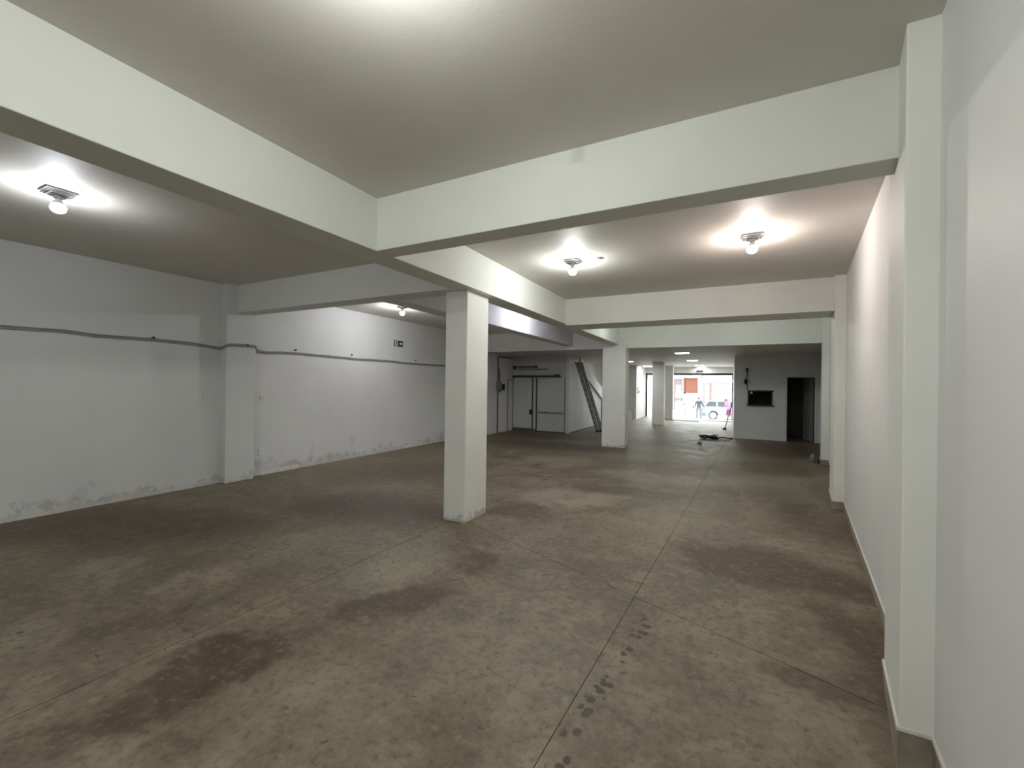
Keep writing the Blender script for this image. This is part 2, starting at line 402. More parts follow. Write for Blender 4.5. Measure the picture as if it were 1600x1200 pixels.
# ------------------------------------------------------------------ bulbs on square ceiling plates
def globe(col):
    """frosted glowing glass that lets the light inside it through"""
    m = bpy.data.materials.new('frosted_bulb'); m.use_nodes = True; nt = m.node_tree; nt.nodes.clear(); g = N(nt)
    e = g.node('ShaderNodeEmission'); e.inputs[0].default_value = (*col, 1); e.inputs[1].default_value = 14
    t = g.node('ShaderNodeBsdfTransparent'); a = g.node('ShaderNodeAddShader')
    g.link(e.outputs[0], a.inputs[0]); g.link(t.outputs[0], a.inputs[1]); g.link(a.outputs[0], g.node('ShaderNodeOutputMaterial').inputs[0])
    m.cycles.emission_sampling = 'NONE'; return m
def bulb_lamp(x, y, label, col, power, rot=0.0):
    t = thing('ceiling_lamp', label, 'lamp', (x, y, ZC), 'bare bulbs on square ceiling plates')
    t.rotation_euler.z = math.radians(rot)
    a = .098
    MB().box(-a, a, -a, a, -.018, 0).build('base_plate', 'lampwhite', t, bevel=.004)
    for r, z in ((.088, -.026), (.070, -.034), (.052, -.042)):
        m = MB(); m.prism([(-r, -r), (r, -r), (r, r), (-r, r)], z, z + .009); m.build('plate_step', 'ring' if r in (.088, .052) else 'lampwhite', t)  # darker grey steps put the shadowed plate edges into the colour
    MB().lathe([(.034, -.03), (.034, -.058), (.028, -.064), (.022, -.066)], seg=20).build('socket', 'lampwhite', t, smooth=True)
    MB().lathe([(.019, -.062), (.022, -.078), (.036, -.100), (.047, -.110), (.042, -.113)], seg=20).build('bulb_housing', 'lampwhite', t, smooth=True)
    e = globe(col)
    prof = [(.040, -.113), (.049, -.124), (.053, -.140), (.050, -.158), (.040, -.174), (.024, -.184), (.006, -.188)]
    MB().lathe(prof, seg=16).build('bulb', e, t, smooth=True)
    ld = bpy.data.lights.new('bulb_light', 'POINT'); ld.color = col; ld.energy = power * BULB; ld.shadow_soft_size = .032
    lo = bpy.data.objects.new('bulb_light', ld); COL.objects.link(lo); lo.parent = t; lo.location = (0, 0, -.136)
    return t
bulb_lamp(-5.16, 1.44, 'bare bulb near the damp wall, bluish white, in the bay nearest the camera', (.90, .94, 1.0), 29, 0)
bulb_lamp(-1.06, 0.98, 'bare bulb over the camera in front of the first cross beam', (.96, 1.0, .965), 48)
bulb_lamp(-1.83, 5.22, 'bare bulb glowing cool white beyond the first cross beam', (.95, 1.0, .96), 46)
bulb_lamp(.19, 5.15, 'bare bulb glowing pinkish close to the skewed side wall', (1.0, .87, .82), 44, 0)
bulb_lamp(-1.30, -2.4, 'added unseen fill bulb behind the camera near the side wall', (.97, 1.0, .97), 125)  # added fill lamp, out of view, brightens the nearest beam and pilaster
bulb_lamp(-5.2, -3.0, 'added unseen fill bulb behind the camera near the damp wall', (.95, .98, 1.0), 40)  # second added fill lamp, out of view behind the camera
bulb_lamp(-6.15, 6.85, 'bare bulb above the exit sign wall, behind the left cross beam', (.96, .96, 1.0), 60)
bulb_lamp(-3.58, 8.2, 'bare lilac white bulb tucked between the two long beams', (.82, .80, 1.0), 42)
bulb_lamp(-1.75, 10.0, 'bare bulb hidden beyond the second cross beam near the long beam', (.94, 1.0, .93), 28)
bulb_lamp(.45, 10.0, 'bare bulb hidden beyond the second cross beam near the side wall', (.94, 1.0, .95), 30)

# square LED panels of the front part
def panel_lamp(x, y, label, power, s=.22):
    t = thing('ceiling_panel_lamp', label, 'lamp', (x, y, ZL), 'square ceiling panel lights')
    m = MB()
    for (x0, x1, y0, y1) in ((-s, s, -s, -s + .02), (-s, s, s - .02, s), (-s, -s + .02, -s + .02, s - .02), (s - .02, s, -s + .02, s - .02)): m.box(x0, x1, y0, y1, -.018, 0)
    m.build('frame', 'white', t)
    mat = emit('panel_light_%d' % len(bpy.data.materials), (.97, .98, 1.0), power) if power else 'lampwhite'
    MB().box(-s + .02, s - .02, -s + .02, s - .02, -.012, -.002).build('diffuser', mat, t)
for x, y, l in ((-1.36, 14.3, 'nearest lit square panel on the low front ceiling'), (-1.36, 18.4, 'second lit square panel on the low front ceiling'),
                (-1.36, 22.6, 'third lit square panel, towards the glass front'), (-1.36, 24.6, 'lit square panel right at the glass front'),
                (-3.95, 18.6, 'lit square panel beside the wide pillar, by the stair'), (-3.9, 23.2, 'lit square panel close to the white wall near the glass')):
    panel_lamp(x, y, l, 60.0 if x < -3 else 26.0)
panel_lamp(-6.6, 13.6, 'unlit square panel on the ceiling before the cold room', 0)

# ------------------------------------------------------------------ cold room with its sliding door
Yc = 14.2
cr = thing('cold_room', 'grey white cold room with sliding door, rails and a dirty panelled side', 'cold room', (-6.15, Yc, 0))
def part(o): return local(o, cr)
part(box('front_wall', 'cold', XL2, -5.10, Yc, Yc + .10, 0, ZL))
dl = part(box('door_leaf', 'cold', -7.22, -6.46, Yc - .075, Yc - .005, .11, 1.95, bevel=.006))
for (x0, x1, z0, z1) in ((-7.26, -7.215, .0, 2.02), (-6.465, -6.42, .05, 2.02)):
    part(box('door_edge', 'darkm', x0, x1, Yc - .06, Yc - .002, z0, z1))
part(box('jamb_strip', 'cold', -6.415, -6.31, Yc - .05, Yc - .002, .0, 1.99))
part(box('jamb_edge', 'rust', -6.31, -6.275, Yc - .055, Yc - .002, .0, 1.97))
part(box('door_rail', 'darkm', -7.26, -5.36, Yc - .11, Yc - .002, 1.985, 2.04))
part(box('rail_cover', 'cold', -7.2, -5.6, Yc - .09, Yc - .002, 2.06, 2.085))
part(box('rail_stop', 'darkm', -5.55, -5.42, Yc - .12, Yc - .002, 2.04, 2.08))
part(box('upper_pipe', 'darkm', -7.26, -6.33, Yc - .10, Yc - .05, 2.34, 2.385))
part(box('pipe_bracket', 'darkm', -6.36, -6.28, Yc - .11, Yc - .002, 2.32, 2.40)); part(box('pipe_bracket', 'darkm', -7.22, -7.16, Yc - .11, Yc - .002, 2.28, 2.40))
part(box('upper_bracket_rail', 'rust', -7.1, -5.88, Yc - .05, Yc - .002, 2.255, 2.285))
part(box('sill_strip', 'rust', -7.22, -6.28, Yc - .09, Yc - .002, .02, .085))
part(box('guide_rail', 'alu', -6.275, -5.27, Yc - .06, Yc - .002, .69, .735))
part(MB().box(-6.53, -6.42, Yc - .14, Yc - .076, .62, .80).build('door_handle', 'darkm', bevel=.008))
part(box('corner_post', 'coldside', -5.17, -5.035, Yc - .02, Yc + .12, 0, ZL))
part(box('panel_seam', 'rust', -5.215, -5.195, Yc - .012, Yc - .001, .02, 2.0))
part(box('floor_gasket', 'black', -6.28, -5.03, Yc - .015, Yc - .001, 0, .03))
def strn(y): return 2.5 - .38 * (y - 15.9)          # upper edge of the stair stringer
yy = [Yc + .125, 14.95, 15.6, 16.4, 17.3, 18.4]
for a, c in zip(yy[:-1], yy[1:]):
    part(MB().extrude_x([(a + .006, .03), (c - .006, .03), (c - .006, min(2.6, strn(c) - .35)), (a + .006, min(2.6, strn(a) - .35))], -5.15, -5.05).build('side_panel', 'coldside'))
part(box('side_gasket', 'rust', -5.14, -5.045, Yc + .12, 18.4, 0, .03))

# ------------------------------------------------------------------ staircase behind it
stc = thing('staircase', 'white staircase rising over the cold room side, with dark grey low end', 'staircase', (-5.4, 18.5, 0))
ya, yb = 15.25, 21.3
local(MB().extrude_x([(ya, strn(ya) - .45), (yb - .6, max(.02, strn(yb - .6) - .45)), (yb, .0), (yb, strn(yb)), (ya, strn(ya))], -5.04, -4.97).build('stringer', 'wall'), stc)
nst = 14
for i in range(nst):
    y1 = 21.2 - i * .42; z1 = .17 + i * .172
    local(MB().box(-5.86, -5.17, y1 - .42, y1, z1 - .17, z1).build('step', 'plinth'), stc)
local(MB().extrude_x([(19.4, 0), (21.4, 0), (21.4, .38), (20.2, .78), (19.4, 1.06)], -4.965, -4.32).build('low_end', 'stairgrey'), stc)
struct(box('wall_stair', 'wall', -6.0, -5.9, 14.8, YF, 0, ZL + .02), 'wall behind the staircase', 'wall')
struct(box('wall_front_left', 'wall', -5.9, -4.28, 22.2, YF, 0, ZL + .02), 'bright white wall between the stair and the glass front', 'wall')
# three small dark switch boxes on it and a pale one
for k, (yk, zk) in enumerate(((22.6, 1.62), (22.6, 1.50), (22.6, 1.37))):
    tag(box('wall_switch', 'black', -4.279, -4.26, yk - .06, yk + .06, zk - .04, zk + .04, bevel=.005),
        ('uppermost', 'middle', 'lowest')[k] + ' of three small dark switches on the white wall by the glass', 'switch', 'dark switches')
tag(box('wall_socket', 'greybox', -4.279, -4.262, 22.85, 23.2, 1.37, 1.45, bevel=.005), 'grey socket plate beside the three dark switches', 'socket')

# leaning ladder
lad = thing('ladder', 'worn aluminium ladder leaning against the cold room side', 'ladder', (-4.45, 15.45, 0))
A0, A1 = Vector((-4.32, 15.25, .02)), Vector((-4.99, 14.72, 2.56)); off = Vector((.10, .36, 0))
for o_ in (Vector((0, 0, 0)), off * .28, off * .72, off):
    d = (A1 - A0)
    m = MB(); a, b_ = A0 + o_, A1 + o_
    sx, sy = (.034, .030)
    m.add([a + Vector((dx, dy, 0)) for dx, dy in ((-sx, -sy), (sx, -sy), (sx, sy), (-sx, sy))] + [b_ + Vector((dx, dy, 0)) for dx, dy in ((-sx, -sy), (sx, -sy), (sx, sy), (-sx, sy))],
          [(0, 3, 2, 1), (4, 5, 6, 7), (0, 1, 5, 4), (1, 2, 6, 5), (2, 3, 7, 6), (3, 0, 4, 7)])
    local(m.build('rail', 'alu'), lad)
    local(MB().box(a.x - .04, a.x + .04, a.y - .040, a.y + .040, 0, .06).build('foot', 'black'), lad)
for i in range(1, 10):
    p_ = A0.lerp(A1, i / 10)
    local(MB().tube([p_, p_ + off], .022, 6).build('rung', 'alu'), lad)

# conduits and switch box on the far side wall
cd = thing('electrical_conduit', 'black conduit with a grey switch box on the side wall by the cold room', 'conduit', (XL2, 12.95, 0))
local(MB().tube([(XL2 + .02, 12.95, .0), (XL2 + .02, 12.95, 2.64), (XL2 + .02, 13.0, 2.68), (XL2 + .02, 14.10, 2.69)], .017, 8).build('long_pipe', 'black'), cd)
local(MB().tube([(XL2 + .02, 13.07, 1.75), (XL2 + .02, 13.07, 2.25)], .015, 8).build('short_pipe', 'black'), cd)
sb = MB().box(.0, .10, -.2, .06, .0, .30).build('switch_box', 'greybox', cd, bevel=.012, loc=(0, .1, 1.5)); sb['label'] = 'grey switch box with dark lever'
MB().box(.0, .12, .08, .24, .0, .22).build('lever', 'black', sb, bevel=.012)
MB().box(.02, .05, .0, .06, -.05, 0.0).build('gland', 'black', sb)
tag(MB().tube([(XL2 + .015, 13.72, .0), (XL2 + .015, 13.72, 1.82), (XL2 + .015, 13.76, 1.86), (XL2 + .015, 14.06, 1.90)], .012, 8).build('thin_conduit', 'rust'),
    'thin brownish conduit on the side wall right next to the sliding door', 'conduit')

# ------------------------------------------------------------------ cable along the damp wall, hooks, sockets, exit sign
cb = thing('wall_cable', 'sagging grey double cable fixed along the damp wall at head height', 'cable', (XL, 5, 2.2))
def wallcable(off, r):
    P = [(-1.8, 2.30), (-.5, 2.29), (.6, 2.295), (1.65, 2.284), (2.17, 2.294), (2.48, 2.272), (3.12, 2.281), (3.62, 2.268), (3.9, 2.24), (4.0, 2.225)]
    pts = [(XL + .014, y, z + off) for y, z in P]
    pts += [(XL + .03, 4.03, 2.232 + off), (-7.395 + .01, 4.06, 2.28 + off), (-7.384, 4.12, 2.292 + off), (-7.384, 4.35, 2.30 + off), (-7.384, 4.52, 2.30 + off), (XL + .05, 4.62, 2.24 + off)]
    Q = [(4.8, 2.212), (5.1, 2.235), (5.4, 2.245), (6.0, 2.238), (7.0, 2.222), (7.9, 2.236), (8.6, 2.215), (9.3, 2.22), (10.2, 2.222), (11.0, 2.225), (11.75, 2.22)]
    pts += [(XL + .014, y, z + off) for y, z in Q]
    return local(MB().tube(pts, r, 6).build('cable_run', 'cable', smooth=True), cb)
wallcable(0, .012); wallcable(.026, .009)
for y, hl in ((3.11, 'small dark hook above the cable short of the shallow pilaster'), (4.38, 'small dark hook on the shallow pilaster above the cable'), (5.40, 'small dark hook above the cable first past the shallow pilaster'), (6.78, 'small dark hook above the cable second past the shallow pilaster'), (8.95, 'small dark hook above the cable past the exit sign')):
    x = -7.40 if 4.05 < y < 4.53 else XL
    tag(MB().box(x, x + .025, y - .018, y + .018, 2.305, 2.335).build('cable_hook', 'darkm', bevel=.004), hl, 'hook', 'small hooks above the wall cable')
def socket(x, y, z, label, face='x'):
    t = thing('wall_socket', label, 'socket', (x, y, z), 'white wall sockets')
    if face == 'x':
        MB().box(0, .012, -.04, .04, -.06, .06).build('plate', 'white', t, bevel=.003); MB().box(.012, .016, -.014, .014, -.028, .028).build('insert', 'lampwhite', t)
    else:
        MB().box(-.04, .04, -.012, 0, -.06, .06).build('plate', 'white', t, bevel=.003); MB().box(-.014, .014, -.016, -.012, -.028, .028).build('insert', 'lampwhite', t)
socket(XL, 3.784, 1.419, 'white socket plate on the damp wall just before the shallow pilaster')
socket(XL, 4.76, 1.40, 'white socket plate at chest height just past the shallow pilaster')
socket(XL, 4.75, .43, 'white socket plate near the floor just past the shallow pilaster')
socket(XL, 7.86, .40, 'white socket plate near the floor below the exit sign')
socket(-2.87, 11.74, .20, 'white socket plate low on the wide pillar', 'y')
# skirting tiles left on the damp wall
for k, (y0, y1, lab) in enumerate(((4.75, 5.5, 'long surviving white skirting tile past the shallow pilaster'), (8.5, 9.3, 'surviving white skirting tile below the far end of the cable'))):
    struct(box('baseboard_left', 'trimw', XL, XL + .012, y0, y1, .0, .085, bevel=.003), lab, 'baseboard')
# exit sign: green plate, pale running figure field and a pale arrow
ex = thing('exit_sign', 'small dark green exit sign with running figure and white arrow on the damp wall', 'sign', (XL, 8.28, 2.71))
MB().box(0, .008, -.16, .16, -.075, .075).build('plate', 'green', ex)
MB().box(.008, .011, -.128, -.04, -.06, .062).build('pictogram_field', 'signwhite', ex)
fg = MB()     # the running figure, y to the right
for poly in ([(-.092, .052), (-.076, .052), (-.072, .036), (-.096, .036)], [(-.100, .03), (-.074, .03), (-.080, -.005), (-.100, -.002)],
             [(-.100, .0), (-.086, -.004), (-.104, -.034), (-.122, -.046), (-.122, -.036)], [(-.092, -.002), (-.080, -.002), (-.066, -.028), (-.070, -.052), (-.080, -.05), (-.078, -.030)],
             [(-.076, .026), (-.056, .004), (-.052, .012), (-.072, .034)], [(-.100, .026), (-.118, .008), (-.114, .002), (-.098, .016)]):
    fg.extrude_x(poly, .011, .013)
fg.build('running_figure', 'green', ex)
ar = MB(); ar.extrude_x([(.030, -.014), (.080, -.014), (.080, -.046), (.135, 0), (.080, .046), (.080, .014), (.030, .014)], .008, .011)
ar.build('arrow', 'signwhite', ex)
# small round ceiling cover
tag(MB().lathe([(.05, 0), (.05, -.008), (.03, -.012)], (-1.50, 5.25, ZC)).build('ceiling_cover_plate', 'ring'), 'small round dull cover on the ceiling beside the cool white bulb', 'cover plate')

# ------------------------------------------------------------------ booth at the right front
XB0, YBO = .125, 16.1
wb = MB(); T = .12
xe = rw(YBO) + .02
wx0, wx1, wz0, wz1 = .535, 1.205, 1.13, 1.60; dx0, dx1, dz = 1.615, 2.345, 2.045
for (a, c, z0, z1) in ((XB0, wx0, 0, ZL), (wx0, wx1, 0, wz0), (wx0, wx1, wz1, ZL), (wx1, dx0, 0, ZL), (dx0, dx1, dz, ZL), (dx1, xe, 0, ZL)):
    wb.box(a, c, YBO, YBO + T, z0, z1)
struct(wb.build('wall_booth', 'booth'), 'grey front wall of the booth with a dark hatch and doorway', 'wall')
struct(box('wall_booth_side', 'wall', XB0, XB0 + .12, YBO + T, YF, 0, ZL), 'booth side wall running on to the street front', 'wall')
struct(box('wall_booth_inner', 'dark_inside', XB0 + .12, 3.2, 18.3, 18.4, 0, ZL), 'rear wall inside the booth, coloured dark for the unlit room', 'wall')
hw = struct(thing('window_1', '', '', (wx0, YBO, wz0)), 'black open hatch in the booth wall with a thin dark frame and sill', 'window')
for (a, c, z0, z1, nm) in ((wx0 - .02, wx0 + .02, wz0, wz1, 'hatch_frame'), (wx1 - .02, wx1 + .02, wz0, wz1, 'hatch_frame'), (wx0 - .02, wx1 + .05, wz1 - .02, wz1 + .02, 'hatch_frame'), (wx0 - .05, wx1 + .07, wz0 - .03, wz0 + .01, 'sill')):
    local(box(nm, 'darkm', a, c, YBO - (.06 if nm == 'sill' else .015), YBO + T, z0, z1), hw)
tag(box('hatch_note', 'white', wx0 + .06, wx0 + .12, YBO + .05, YBO + .055, wz1 - .10, wz1 - .02), 'tiny pale tag hanging in the corner of the black hatch', 'tag')
dr = struct(thing('door_1', '', '', (dx0, YBO, 0)), 'dark open booth doorway with pale frame and door leaf swung inwards', 'door')
for (a, c, z0, z1) in ((dx0 - .05, dx0, 0, dz + .05), (dx1, dx1 + .05, 0, dz + .05), (dx0, dx1, dz, dz + .05)):
    local(box('door_frame', 'trimw', a, c, YBO - .04, YBO + T + .01, z0, z1), dr)
lf = local(MB().add([(dx1 - .02, YBO + .05, .02), (dx1 - .02, YBO + .09, .02), (dx1 - .15, YBO + .82, .02), (dx1 - .19, YBO + .80, .02),
                (dx1 - .02, YBO + .05, dz - .01), (dx1 - .02, YBO + .09, dz - .01), (dx1 - .15, YBO + .82, dz - .01), (dx1 - .19, YBO + .80, dz - .01)],
               [(0, 3, 2, 1), (4, 5, 6, 7), (0, 1, 5, 4), (1, 2, 6, 5), (2, 3, 7, 6), (3, 0, 4, 7)]).build('door_leaf', 'doorleaf'), dr)
local(MB().tube([(dx1 - .17, YBO + .70, 1.02), (dx1 - .22, YBO + .69, 1.02), (dx1 - .20, YBO + .59, 1.02)], .011, 6).build('door_handle', 'alu'), dr)
struct(MB().prism([(XB0, YBO - .012), (dx0 - .05, YBO - .012), (dx0 - .05, YBO + .01), (XB0, YBO + .01)], 0, .07).build('baseboard_booth', 'booth'), 'grey baseboard along the booth wall below the hatch', 'baseboard')
# dangling wires above the hatch
dw = thing('dangling_wire', 'dark loose wire with two bulky ends hanging above the black hatch', 'wire', (.485, YBO, 2.29))
MB().tube([(0, -.02, .02), (.012, -.035, -.12), (-.004, -.03, -.25), (.0, -.03, -.36), (.012, -.02, -.50), (.02, -.015, -.66)], .011, 6).build('wire', 'black', dw)
MB().tube([(0, .0, .05), (.005, -.05, .02), (.0, -.05, -.06)], .03, 8).build('upper_end', 'black', dw)
MB().tube([(-.02, -.04, -.30), (-.045, -.05, -.38), (-.03, -.04, -.46)], .034, 8).build('lower_end', 'black', dw)
MB().tube([(-.02, -.03, -.36), (.06, -.03, -.35), (.10, -.03, -.42)], .007, 6).build('stray_strand', 'black', dw)

# ------------------------------------------------------------------ shop front
sf = struct(thing('window_2', '', '', (-2, YF, 0)), 'wide glass street front with black header rail, glass panes and posts', 'window')
def sp(o): return local(o, sf)
sp(box('header_rail', 'black', -4.28, XB0, YF - .06, YF + .04, 2.345, 2.445))
sp(box('side_post', 'black', -4.28, -4.20, YF - .04, YF + .04, 0, 2.36)); sp(box('side_post', 'black', XB0 - .04, XB0, YF - .04, YF + .04, 0, 2.36))
sp(box('glass_pane', 'glass', -4.19, -3.22, YF - .006, YF + .006, .01, 2.36)); sp(box('glass_pane', 'glass', -3.20, -2.20, YF - .006, YF + .006, .01, 2.36))
sp(box('glass_pane', 'glass', -2.15, -1.20, YF + .020, YF + .032, .01, 2.36))
sp(box('pane_edge', 'darkm', -2.205, -2.175, YF - .012, YF + .012, .0, 2.36))
for z in (.72, 1.32): sp(box('pane_clamp', 'black', -2.28, -2.19, YF - .03, YF + .03, z, z + .07))
sp(MB().tube([(-2.34, YF - .05, .78), (-2.34, YF - .05, 1.28)], .016, 8).build('pull_handle', 'black'))
struct(box('wall_front', 'wall', -4.4, .3, YF - .05, YF + .15, 2.445, ZL + .05), 'white strip of wall over the glass front', 'wall')
tag(box('sensor_box', 'darkm', -1.62, -1.30, YF - .13, YF - .05, 2.52, 2.61, bevel=.01), 'small dark box on the white strip over the glass front', 'sensor box')
tag(box('floor_mat', 'rust', -2.6, -1.35, 22.6, 23.3, .0, .012), 'long flat dark mat on the floor before the glass door', 'mat')
tag(box('threshold_bar', 'darkm', -1.2, .12, 23.55, 23.65, .0, .02, bevel=.004), 'thin dark bar lying across the floor at the entrance', 'bar')

# ------------------------------------------------------------------ things on the floor by the booth
bt = thing('broom', 'black broom standing tilted against the booth side wall', 'broom', (-.17, 19.1, 0))
MB().tube([(0, 0, .05), (.12, 0, .55), (.255, .0, 1.10)], .016, 8).build('broom_pole', 'black', bt)
MB().add([(-.10, -.05, 0), (.06, -.05, 0), (.06, .05, 0), (-.10, .05, 0), (-.05, -.03, .09), (.04, -.03, .09), (.04, .03, .09), (-.05, .03, .09)],
         [(0, 3, 2, 1), (4, 5, 6, 7), (0, 1, 5, 4), (1, 2, 6, 5), (2, 3, 7, 6), (3, 0, 4, 7)]).build('broom_head', 'darkm', bt)
def tangle(cx, cy, rx, ry, n, seed, z=.03):
    rnd = random.Random(seed); pts = []
    for i in range(n):
        a = i * .55 + rnd.uniform(-.2, .2); k = rnd.uniform(.45, 1.0)
        pts.append((cx + rx * k * math.cos(a), cy + ry * k * math.sin(a), z + rnd.uniform(-.012, .06)))
    return pts
tag(MB().tube(tangle(-.62, 15.35, .30, .28, 60, 3, .04), .024, 6).build('cable_tangle', 'black', smooth=True), 'black tangled cable heap on the floor before the booth', 'cable')
tag(MB().tube([(-.38, 15.5, .03), (-.2, 15.58, .05), (-.02, 15.55, .03), (.05, 15.62, .025), (.09, 15.7, .02)], .022, 6).build('loose_cable', 'black', smooth=True), 'black loose cable reaching from the heap to the booth corner', 'cable')
tag(MB().box(-.5, -.33, 15.55, 15.66, .11, .16).build('paper_scrap', 'white', bevel=.01), 'small white scrap lying on the black cable heap', 'scrap')
tag(MB().box(-.28, .0, 15.08, 15.14, .0, .02).build('wood_strip', 'wood'), 'pale thin wood strip on the floor beside the cable heap', 'wood strip')
rk = MB(); rk.lathe([(.02, .0), (.075, .005), (.07, .045), (.04, .07), (.01, .075)], (-.80, 13.8, 0), 7); rk.build_ = None
tag(rk.build('rubble_lump', 'plinth'), 'single small grey lump of rubble on the floor short of the cable heap', 'lump')
tag(MB().lathe([(.0, 0), (.05, .002), (.05, .13), (.042, .15), (.02, .17), (.02, .20), (.0, .20)], (1.70, 11.85, 0), 12).build('water_bottle', 'greybox', smooth=True), 'small grey bottle standing at the foot of the pilaster by the booth', 'bottle')
tag(MB().box(1.78, 1.82, 11.78, 11.84, 0, .07).build('dark_block', 'black', bevel=.008), 'tiny black block beside the grey bottle at the pilaster foot', 'block')

# ------------------------------------------------------------------ street outside
GZ = -.70
struct(MB().add([(-12, YF + .05, -.02), (6, YF + .05, -.02), (6, 31, GZ), (-12, 31, GZ), (-12, YF + .05, -1.2), (6, YF + .05, -1.2), (6, 31, -1.2), (-12, 31, -1.2)],
                [(0, 1, 2, 3), (7, 6, 5, 4), (0, 4, 5, 1), (1, 5, 6, 2), (2, 6, 7, 3), (3, 7, 4, 0)]).build('pavement', 'pavement'), 'pale sloping pavement outside the glass front', 'pavement')
struct(box('road', 'road', -25, 20, 31, 40.5, -1.2, GZ), 'pale sunlit street beyond the pavement', 'road')
struct(box('sidewalk', 'pavement', -25, 20, 40.5, 44, -1.2, GZ + .15), 'far sidewalk across the street', 'sidewalk')
def tofac(y=44): return y
b1 = thing('street_building', 'cream building across the street with terracotta panel and white gate', 'building', (-5, 44, GZ))
def q1(o): return local(o, b1)
q1(box('wall', 'facade_cream', -12, -2.42, 44.1, 50, GZ, 5.2))
q1(box('mauve_panel', 'facade_mauve', -6.2, -4.15, 44.0, 44.1, 1.25, 2.5)); q1(box('window', 'facade_mauve', -5.05, -4.78, 43.98, 44.1, -.5, 1.9))
q1(box('window_pane', 'fascia', -4.72, -4.22, 43.98, 44.1, .2, 1.9)); q1(box('window_sill', 'facade_mauve', -4.8, -4.1, 43.9, 44.1, .45, .6))
q1(box('terracotta_panel', 'terracotta', -4.02, -2.74, 43.95, 44.1, 1.10, 2.55))
for i in range(4): q1(box('gate_leaf', 'gatewhite', -4.02 + i * .325, -4.02 + i * .325 + .31, 43.92, 43.99, -.5, 1.08))
q1(box('pilaster', 'gatewhite', -2.72, -2.44, 43.9, 44.1, GZ, 3.2)); q1(box('eaves', 'facade_cream', -12, -2.42, 43.6, 44.1, 2.7, 3.0))
b2 = thing('street_building', 'pale shop building across the street with pinkish roller shutter', 'building', (2, 44, GZ))
def q2(o): return local(o, b2)
q2(box('wall', 'facade_cream', -2.41, 12, 44.1, 50, GZ, 5.2)); q2(box('fascia', 'fascia', -2.38, 6, 43.85, 44.1, 2.45, 3.4)); q2(box('lintel', 'gatewhite', -2.38, 6, 43.9, 44.1, 2.12, 2.45))
for i in range(10):
    q2(box('shutter_slat', 'shutter', -2.34, -1.70, 43.98, 44.08, GZ + .16 + i * .275, GZ + .16 + i * .275 + .265)); q2(box('shutter_slat', 'shutter', -1.60, 3.0, 43.98, 44.08, GZ + .16 + i * .275, GZ + .16 + i * .275 + .265))
q2(box('shutter_post', 'facade_mauve', -1.69, -1.61, 43.94, 44.1, GZ + .1, 2.12))

# car: small wagon seen from the side, rear towards the left
car = thing('car', 'small mint green wagon parked across the entrance', 'car', (.2, 35.4, GZ))
def cp(o): return local(o, car)
X0 = -1.92; W = 1.55; Y0 = 34.7
prof = [(0, .28), (.0, .60), (.04, .82), (.10, .92), (.42, 1.36), (.60, 1.42), (2.2, 1.42), (2.75, .98), (3.55, .90), (3.75, .74), (3.8, .30)]
def arch(cx, r=.37):
    return [(cx + r * math.cos(a), .30 + r * math.sin(a)) for a in [math.pi * k / 8 for k in range(0, 9)]]
outline = [(X0 + x, GZ + z) for x, z in prof[:]] + [(X0 + 3.55, GZ + .22)] + [(X0 + x, GZ + z) for x, z in arch(3.05)] + [(X0 + 2.6, GZ + .22), (X0 + 1.3, GZ + .22)] + [(X0 + x, GZ + z) for x, z in arch(.80)] + [(X0 + .35, GZ + .24)]
cp(MB().extrude_y(outline, Y0, Y0 + W).build('body', 'mint', bevel=0))
def cw(pts, name='window'): return cp(MB().extrude_y([(X0 + x, GZ + z) for x, z in pts], Y0 - .008, Y0 + .004).build(name, 'carglass'))
cw([(.26, .97), (1.02, .97), (1.02, 1.34), (.52, 1.34)], 'rear_side_window'); cw([(1.12, .97), (1.85, .97), (1.85, 1.34), (1.12, 1.34)], 'front_side_window'); cw([(1.93, .97), (2.6, .97), (2.2, 1.34), (1.93, 1.34)], 'quarter_window')
cp(box('roof_rail', 'bumper', X0 + .55, X0 + 2.1, Y0 + .05, Y0 + .09, GZ + 1.43, GZ + 1.46))
cp(box('rear_bumper', 'bumper', X0 - .06, X0 + .34, Y0 - .03, Y0 + W + .03, GZ + .24, GZ + .46)); cp(box('front_bumper', 'bumper', X0 + 3.5, X0 + 3.86, Y0 - .03, Y0 + W + .03, GZ + .24, GZ + .46))
cp(box('rear_lamp', 'terracotta', X0 - .01, X0 + .05, Y0 - .006, Y0 + .1, GZ + .62, GZ + .82))
cp(box('door_handle', 'bumper', X0 + 1.2, X0 + 1.34, Y0 - .025, Y0, GZ + .84, GZ + .87))
